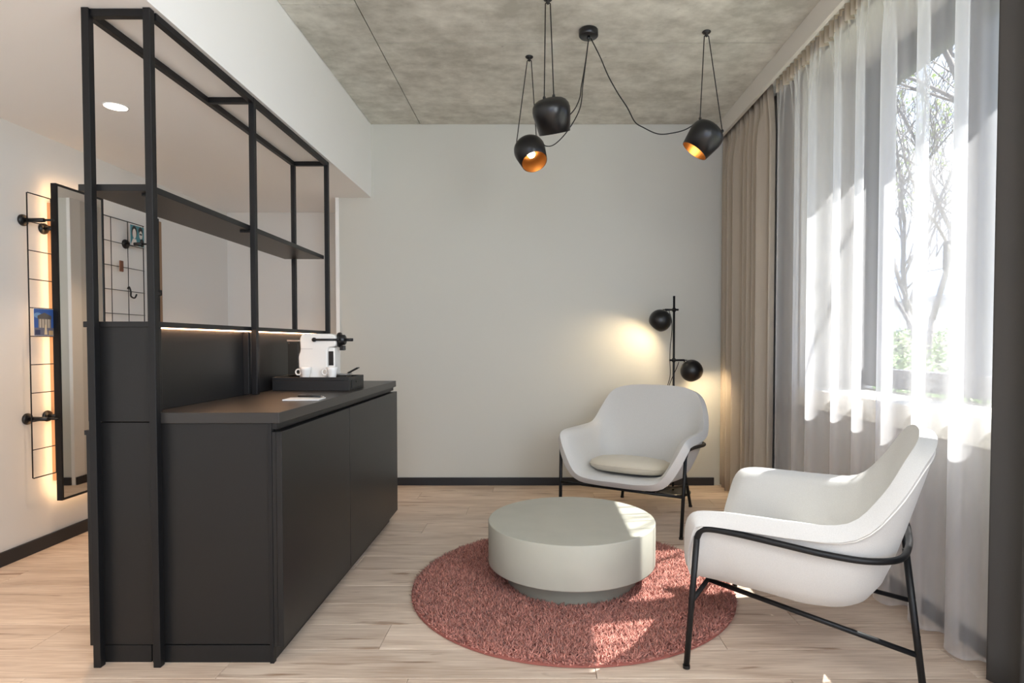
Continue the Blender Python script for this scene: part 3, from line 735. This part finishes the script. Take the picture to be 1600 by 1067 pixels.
# ---------------------------------------------------------------- armchairs
HUB = (0, .02, .285)
ST = [
 [(0, .15, .292), (0, .26, .303), (0, .33, .312), (0, .375, .312), (0, .402, .292)],
 [(.06, .15, .292), (.10, .26, .303), (.125, .33, .312), (.14, .375, .312), (.15, .400, .293)],
 [(.10, .13, .293), (.18, .24, .306), (.225, .315, .320), (.25, .36, .330), (.265, .392, .318)],
 [(.12, .11, .295), (.22, .21, .313), (.275, .285, .360), (.31, .34, .405), (.338, .378, .418)],
 [(.13, .09, .295), (.245, .17, .320), (.305, .245, .415), (.345, .312, .505), (.392, .352, .525)],
 [(.135, .07, .295), (.255, .12, .320), (.315, .18, .430), (.352, .25, .540), (.405, .295, .562)],
 [(.14, .04, .295), (.26, .05, .316), (.32, .08, .440), (.352, .12, .545), (.408, .15, .566)],
 [(.14, .01, .293), (.26, -.02, .312), (.32, -.02, .440), (.352, .0, .545), (.405, .0, .566)],
 [(.12, -.03, .292), (.245, -.09, .312), (.315, -.12, .440), (.350, -.135, .548), (.390, -.140, .580)],
 [(.09, -.06, .292), (.20, -.14, .316), (.275, -.185, .460), (.328, -.22, .610), (.362, -.228, .672)],
 [(.055, -.07, .291), (.145, -.16, .316), (.215, -.222, .480), (.288, -.272, .688), (.312, -.288, .775)],
 [(.03, -.08, .290), (.08, -.17, .316), (.125, -.232, .490), (.195, -.295, .715), (.215, -.322, .822)],
 [(0, -.08, .290), (0, -.17, .316), (0, -.238, .490), (0, -.302, .725), (0, -.335, .834)],
]
def cr(a, b, c, d, t): return .5*((2*b)+(c-a)*t+(2*a-5*b+4*c-d)*t*t+(3*b-a-3*c+d)*t**3)
def shell_grid():
    right = [[Vector(HUB)]+[Vector(p) for p in s_] for s_ in ST]
    ring = right+[[Vector((-p.x, p.y, p.z)) for p in s_] for s_ in right[-2:0:-1]]
    n = len(ring); per = 4; cols = []
    for i in range(n):
        for k in range(per):
            t = k/per
            cols.append([cr(ring[(i-1) % n][j], ring[i][j], ring[(i+1) % n][j], ring[(i+2) % n][j], t) for j in range(6)])
    out = []
    for c in cols:
        c = [c[0]*2-c[1]]+c+[c[-1]*2-c[-2]]; row = []
        for j in range(1, 6):
            for k in range(3): row.append(cr(c[j-1], c[j], c[j+1], c[j+2], k/3))
        row.append(c[6]); out.append(row)
    return out
def leg_pt(a, b, z):
    t = (z-a[2])/(b[2]-a[2]); return tuple(a[i]+(b[i]-a[i])*t for i in range(3))
def make_chair(label, loc, rz, cushion):
    ch = thing('armchair', label, 'armchair', loc, rz, 'lounge armchairs')
    G = shell_grid(); bm = BM()
    hub = bm.verts.new(HUB); vs = [[bm.verts.new(p) for p in r_[1:]] for r_ in G]; n = len(vs)
    for i in range(n):
        A, B = vs[i], vs[(i+1) % n]
        bm.faces.new((hub, A[0], B[0]))
        for j in range(len(A)-1): bm.faces.new((A[j], A[j+1], B[j+1], B[j]))
    bm.normal_update()
    up = sum(f.normal.z for f in bm.faces)
    if up < 0: bmesh.ops.reverse_faces(bm, faces=bm.faces[:])
    KEEP.add(id(bm))
    me = bpy.data.meshes.new('shell'); bm.to_mesh(me); 
    nrm = {}
    bm.normal_update()
    rimn = [vs[i][-1].normal.copy() for i in range(n)]; rim = [vs[i][-1].co.copy() for i in range(n)]
    low = [vs[i][-3].co.copy() for i in range(n)]
    bm.free()
    sh_ = bpy.data.objects.new('shell', me); C.objects.link(sh_); sh_.parent = ch; me.materials.append(M['chair'])
    for p in me.polygons: p.use_smooth = True
    so_ = sh_.modifiers.new('thick', 'SOLIDIFY'); so_.thickness = .052; so_.offset = -1; so_.use_even_offset = False
    be = sh_.modifiers.new('soft', 'BEVEL'); be.width = .021; be.segments = 4; be.angle_limit = math.radians(50)
    # piping: a seam just below the rim on the outer side
    pts = [low[i]*.42+rim[i]*.58 - rimn[i]*.0525 for i in range(n)]
    new('piping', tube(BM(), pts, .0030, 6, closed=True), M['piping'], ch, smooth=True, world=False)
    # steel frame
    bmt = M['black_metal']; r_ = .0105
    FT = {}
    for sx in (-1, 1):
        foot = (sx*.392, .352, .006); top = (sx*.404, .315, .470)
        new('leg', tube(BM(), [foot, (sx*.398, .3335, .24), top], r_, 12), bmt, ch, smooth=True, world=False)
        g = new('glide', lathe(BM(), [(.0125, 0), (.0125, .012)], 14, Matrix.Translation((sx*.392, .352, 0))), M['black_plastic'], ch, smooth=False, world=False)
        a, b = (sx*.25, -.352, .006), (sx*.185, -.296, .468)
        new('leg', tube(BM(), [a, b], r_, 12), bmt, ch, smooth=True, world=False)
        new('glide', lathe(BM(), [(.0125, 0), (.0125, .012)], 14, Matrix.Translation((sx*.25, -.352, 0))), M['black_plastic'], ch, smooth=False, world=False)
        e_ = leg_pt(a, b, .150)
        new('side_bar', tube(BM(), [(sx*.17, .335, .238), e_], .009, 10), bmt, ch, smooth=True, world=False)
    new('cross_bar', tube(BM(), [(-.397, .335, .238), (.397, .335, .238)], .0085, 10), bmt, ch, smooth=True, world=False)
    P = [(.404, .3155, .465), (.409, .29, .500), (.412, .2, .503), (.411, .05, .491), (.404, -.08, .478), (.378, -.195, .470), (.30, -.278, .467), (.15, -.306, .468), (0, -.310, .469)]
    full = [Vector(p) for p in P]+[Vector((-p[0], p[1], p[2])) for p in P[-2::-1]]
    new('arm_rail', tube(BM(), smooth_path(full, 7), r_, 12), bmt, ch, smooth=True, world=False)
    # seat cushion
    bm = BM(); nseg = 44; rings = []
    for (k, zz) in ((0, .0), (.55, -.004), (.86, .002), (.97, .014), (1.0, .027), (.965, .040), (.82, .053), (.45, .062), (0, .064)):
        rings.append([(k, zz)])
    prof_ = [(.02, -.004), (.55, -.004), (.86, .002), (.97, .014), (1.0, .027), (.965, .040), (.82, .053), (.45, .062), (.02, .064)]
    R_ = []
    for k, zz in prof_:
        R_.append([bm.verts.new((0.262*k*(abs(math.cos(a))**.8)*(1 if math.cos(a) >= 0 else -1), 0.125+.195*k*(abs(math.sin(a))**.8)*(1 if math.sin(a) >= 0 else -1), zz*1.5+.309+.02*k*math.sin(a))) for a in [2*PI*q/nseg for q in range(nseg)]])
    for A, B in zip(R_, R_[1:]):
        for q in range(nseg): bm.faces.new((A[q], A[(q+1) % nseg], B[(q+1) % nseg], B[q]))
    bm.faces.new(R_[0][::-1]); bm.faces.new(R_[-1])
    cu = new('seat_cushion', bm, M['cushion'] if cushion else M['chair'], ch, smooth=True, world=False)
    w_ = [(v.co.x*1.003, 0.125+(v.co.y-.125)*1.003, v.co.z) for v in cu.data.vertices[4*nseg:5*nseg]]
    new('cushion_piping', tube(BM(), w_, .0028, 6, closed=True), M['cushion'] if cushion else M['piping'], cu, smooth=True, world=False)
    return ch
# local +y is the front; the chairs face the table
make_chair('off-white shell armchair with beige seat cushion, facing us before the floor lamp', (.6675, 3.908, 0), math.atan2(-.5, -.866)*-1+0, True).rotation_euler = (0, 0, math.atan2(-.866, -.5)-PI/2)
make_chair('off-white shell armchair seen from the side beside the sheer curtains', (1.022, 2.213, 0), math.atan2(.5, -.866)-PI/2, False)

# ---------------------------------------------------------------- curtains
def curtain_path(y0, y1, xc, amp, wl, seed, step=.006, sharp=1.0, fold=.21):
    r = random.Random(seed); pts = []; y = y0; ph = 0.; a = amp; w = wl; ta, tw = amp, wl
    while y <= y1+1e-6:
        if ph >= 2*PI: ph -= 2*PI; ta = amp*r.uniform(.55, 1.3); tw = wl*r.uniform(.65, 1.5)
        a += (ta-a)*.12; w += (tw-w)*.12
        s_ = math.sin(ph); x = xc+a*math.copysign(abs(s_)**sharp, s_)
        pts.append((x, y+fold*a*math.sin(2*ph)*.5)); y += step; ph += 2*PI*step/w
    return pts
def curtain_mesh(path, path_top, z0, z1, nz=26, gather=.25):
    bm = BM(); n = len(path); rows = []
    for k in range(nz+1):
        t = k/nz; z = z0+(z1-z0)*t
        g = max(0, (t-(1-gather))/gather)**2
        rows.append([bm.verts.new((path[i][0]*(1-g)+path_top[i][0]*g, path[i][1]*(1-g)+path_top[i][1]*g, z)) for i in range(n)])
    for A, B in zip(rows, rows[1:]):
        for i in range(n-1): bm.faces.new((A[i], A[i+1], B[i+1], B[i]))
    KEEP.add(id(bm)); return bm
def pleat_top(path, xc, amp, wl):
    return [(xc+amp*math.sin(2*PI*y/wl), y) for x, y in path]
CZ = 2.775
p = curtain_path(1.97, 3.79, 1.530, .046, .205, 11, step=.005, fold=-.85)
shc = tag(new('sheer_curtain', curtain_mesh(p, pleat_top(p, 1.52, .022, .052), .014, CZ, 30, .16), M['sheer'], smooth=True), 'long white see-through voile curtain across the window', 'curtain')
hp = [(x, y, .020) for x, y in p[::2]]
bm = BM()
A = [bm.verts.new((x-.0012, y, .015)) for x, y in p]; B = [bm.verts.new((x-.0012, y, .030)) for x, y in p]
for i in range(len(p)-1): bm.faces.new((A[i], A[i+1], B[i+1], B[i]))
new('hem', bm, M['sheer'], shc, smooth=True)
pt = pleat_top(p, 1.52, .022, .052)
bm = BM(); A = [bm.verts.new((x-.001, y, CZ-.085)) for x, y in pt]; B = [bm.verts.new((x-.001, y, CZ)) for x, y in pt]
for i in range(len(p)-1): bm.faces.new((A[i], A[i+1], B[i+1], B[i]))
new('header_tape', bm, mat('sheer_header_tape', lin(205, 196, 180), .9), shc, smooth=True)
def drape(name, y0, y1, xc, amp, wl, seed, m, label):
    p = curtain_path(y0, y1, xc, amp, wl, seed, sharp=.8)
    o = tag(new(name, curtain_mesh(p, pleat_top(p, xc, .028, .062), .012, CZ, 26, .14), m, smooth=True), label, 'curtain')
    so_ = o.modifiers.new('cloth', 'SOLIDIFY'); so_.thickness = .002
    return o
drape('drape', 3.83, 4.69, 1.480, .050, .120, 4, M['drape'], 'heavy taupe drape bunched in the corner by the grey wall')
drape('drape', .95, 1.962, 1.516, .022, .17, 9, M['drape_shaded'], 'shaded drape hanging nearest us at the edge of the window')
rl = struct(new('trim_4', bx(1.455, 1.60, YR, D, CZ+.004, CZ+.03), M['white'], bevel=.002), 'white curtain rail behind the pelmet')

# ---------------------------------------------------------------- outside
GZ = -.35
struct(new('ground', bx(XO+.3, 60, -30, 90, GZ-.3, GZ), mat('lawn', lin(150, 150, 132), .95, vary=(3, .2))))
M['bark'] = mat('grey_bark', lin(118, 110, 104), .9, vary=(20, .2))
M['bud'] = mat('young_leaf', lin(186, 204, 110), .8)
M['hedge'] = mat('hedge_leaf', lin(150, 172, 110), .8, vary=(2, .25))
M['hedge_core'] = mat('hedge_twigs', lin(84, 92, 62), .95)
def tree(name, base, height, lean, seed, label, r0=.09, depth=6, spread=.55, buds=.6, group='bare spring trees outside'):
    rd = random.Random(seed); t = thing(name, label, 'tree', base, 0, group)
    tr_, br, bd = BM(), BM(), BM()
    def quad(bm, p, s_):
        d = Vector((rd.uniform(-1, 1), rd.uniform(-1, 1), rd.uniform(-1, 1))).normalized(); e_ = d.orthogonal().normalized(); f_ = d.cross(e_)
        bm.faces.new([bm.verts.new(p+e_*s_*a+f_*s_*.6*b) for a, b in ((-1, 0), (0, -1), (1, 0), (0, 1))])
    def grow(p, d, L_, r, k):
        n = 4; pts = [p]; q = p; dd = d
        for i in range(n):
            dd = (dd+Vector((rd.uniform(-1, 1), rd.uniform(-1, 1), rd.uniform(-.5, .8)))*.13).normalized(); q = q+dd*L_/n; pts.append(q)
        tube(tr_ if k == 0 else br, pts, [r*(1-.35*i/n) for i in range(n+1)], 7 if k < 2 else (5 if k < 4 else 3))
        if k >= depth:
            for _ in range(2):
                if rd.random() < buds: quad(bd, pts[-1]+Vector((rd.uniform(-.06, .06), rd.uniform(-.06, .06), rd.uniform(-.06, .06))), rd.uniform(.018, .034))
            return
        m_ = 3 if k < 3 else 2
        for i in range(m_):
            j = pts[-1] if i == 0 else pts[rd.randint(2, n)]
            sp = spread*(.4 if i == 0 else 1)
            nd = (dd+Vector((rd.uniform(-1, 1), rd.uniform(-1, 1), rd.uniform(-.35, .7)))*sp*1.3).normalized()
            grow(j, nd, L_*rd.uniform(.62, .85), max(.0065, r*(.72 if i == 0 else .56)), k+1)
    grow(Vector(base)+Vector((0, 0, -.1)), Vector(lean).normalized(), height*.3, r0, 0)
    new('trunk', tr_, M['bark'], t, smooth=True); o = new('branches', br, M['bark'], t, smooth=True); o['kind'] = 'stuff'
    KEEP.add(id(bd))
    o = new('young_leaves', bd, M['bud'], t); o['kind'] = 'stuff'
    return t
tree('bare_tree', (5.6, 8.6, GZ), 6.4, (.10, .02, 1), 21, 'bare tree with thin branches and pale buds behind the glass', .062, depth=8, spread=.7)
tree('bare_tree', (7.2, 11.2, GZ), 7.4, (-.12, 0, 1), 5, 'farther bare tree beyond the hedge outside the window', .07, depth=8, spread=.7)
tree('bare_tree', (4.6, 3.4, GZ), 7.6, (-.16, .03, 1), 8, 'bare tree close to the window that casts branch shadows', .07, depth=5, spread=.7, group='bare spring trees outside')
def hedge(base, size, n, seed, label):
    rd = random.Random(seed); x, y = base; sx, sy, sz = size
    h = thing('hedge_bush', label, 'bush', (x, y, GZ), 0, 'green bushes outside')
    bm = BM(); bmesh.ops.create_icosphere(bm, subdivisions=3, radius=1)
    for v in bm.verts:
        k = .82+.16*noise.noise(v.co*2.2+Vector((seed, 0, 0)))
        v.co = Vector((x+v.co.x*sx*k, y+v.co.y*sy*k, GZ+sz*.5+v.co.z*sz*.5*k))
    new('twigs', bm, M['hedge_core'], h, smooth=True)
    bm = BM()
    for _ in range(n):
        d = Vector((rd.gauss(0, 1), rd.gauss(0, 1), rd.gauss(0, 1))).normalized(); k = rd.uniform(.80, 1.06)
        p_ = Vector((x+d.x*sx*k, y+d.y*sy*k, GZ+sz*.5+d.z*sz*.5*k))
        e_ = Vector((rd.uniform(-1, 1), rd.uniform(-1, 1), rd.uniform(-1, 1))).normalized(); f_ = (d.cross(e_)+e_*.2).normalized(); q = rd.uniform(.03, .06)
        bm.faces.new([bm.verts.new(p_+e_*q*a+f_*q*.5*b) for a, b in ((-1, 0), (0, -1), (1, 0), (0, 1))])
    KEEP.add(id(bm))
    o = new('foliage', bm, M['hedge'], h); o['kind'] = 'stuff'
for i, (x, y, sx, sy, sz) in enumerate(((4.4, 6.3, .8, .85, 1.45), (6.6, 8.0, .8, .8, 1.6), (6.0, 10.2, .9, 1.0, 1.7), (4.3, 4.5, .7, .7, 1.35), (8.4, 12.8, 1.0, 1.0, 1.8))):
    hedge((x, y), (sx, sy, sz), 2600, i+3, ['bush beyond the window, second along the row', 'bush in the middle of the row outside', 'bush fourth along the row outside', 'bush nearest the building outside', 'bush at the far end of the row outside'][i])
def far_block(x, y, w, d_, h, col, label):
    b = thing('distant_building', label, 'building', (x, y, GZ), 0, 'far buildings on the horizon')
    new('walls', bx(x, x+w, y, y+d_, GZ, h), mat('far_wall', col, .9), b)
    new('roof', bx(x-.3, x+w+.3, y-.3, y+d_+.3, h, h+.5), mat('far_roof', lin(150, 146, 144), .9), b)
    for k in range(int(w//3)):
        for z in (.8, 3.6):
            if z+1.4 < h: new('window', bx(x+1+k*3, x+2.4+k*3, y-.06, y+.02, z, z+1.5), mat('far_window', lin(110, 118, 130), .3), b)
far_block(33, 58, 12, 8, 4.6, lin(206, 202, 198), 'pale low building far off above the bushes')
far_block(46, 66, 10, 8, 6.0, lin(186, 182, 184), 'taller grey building far off behind the low one')
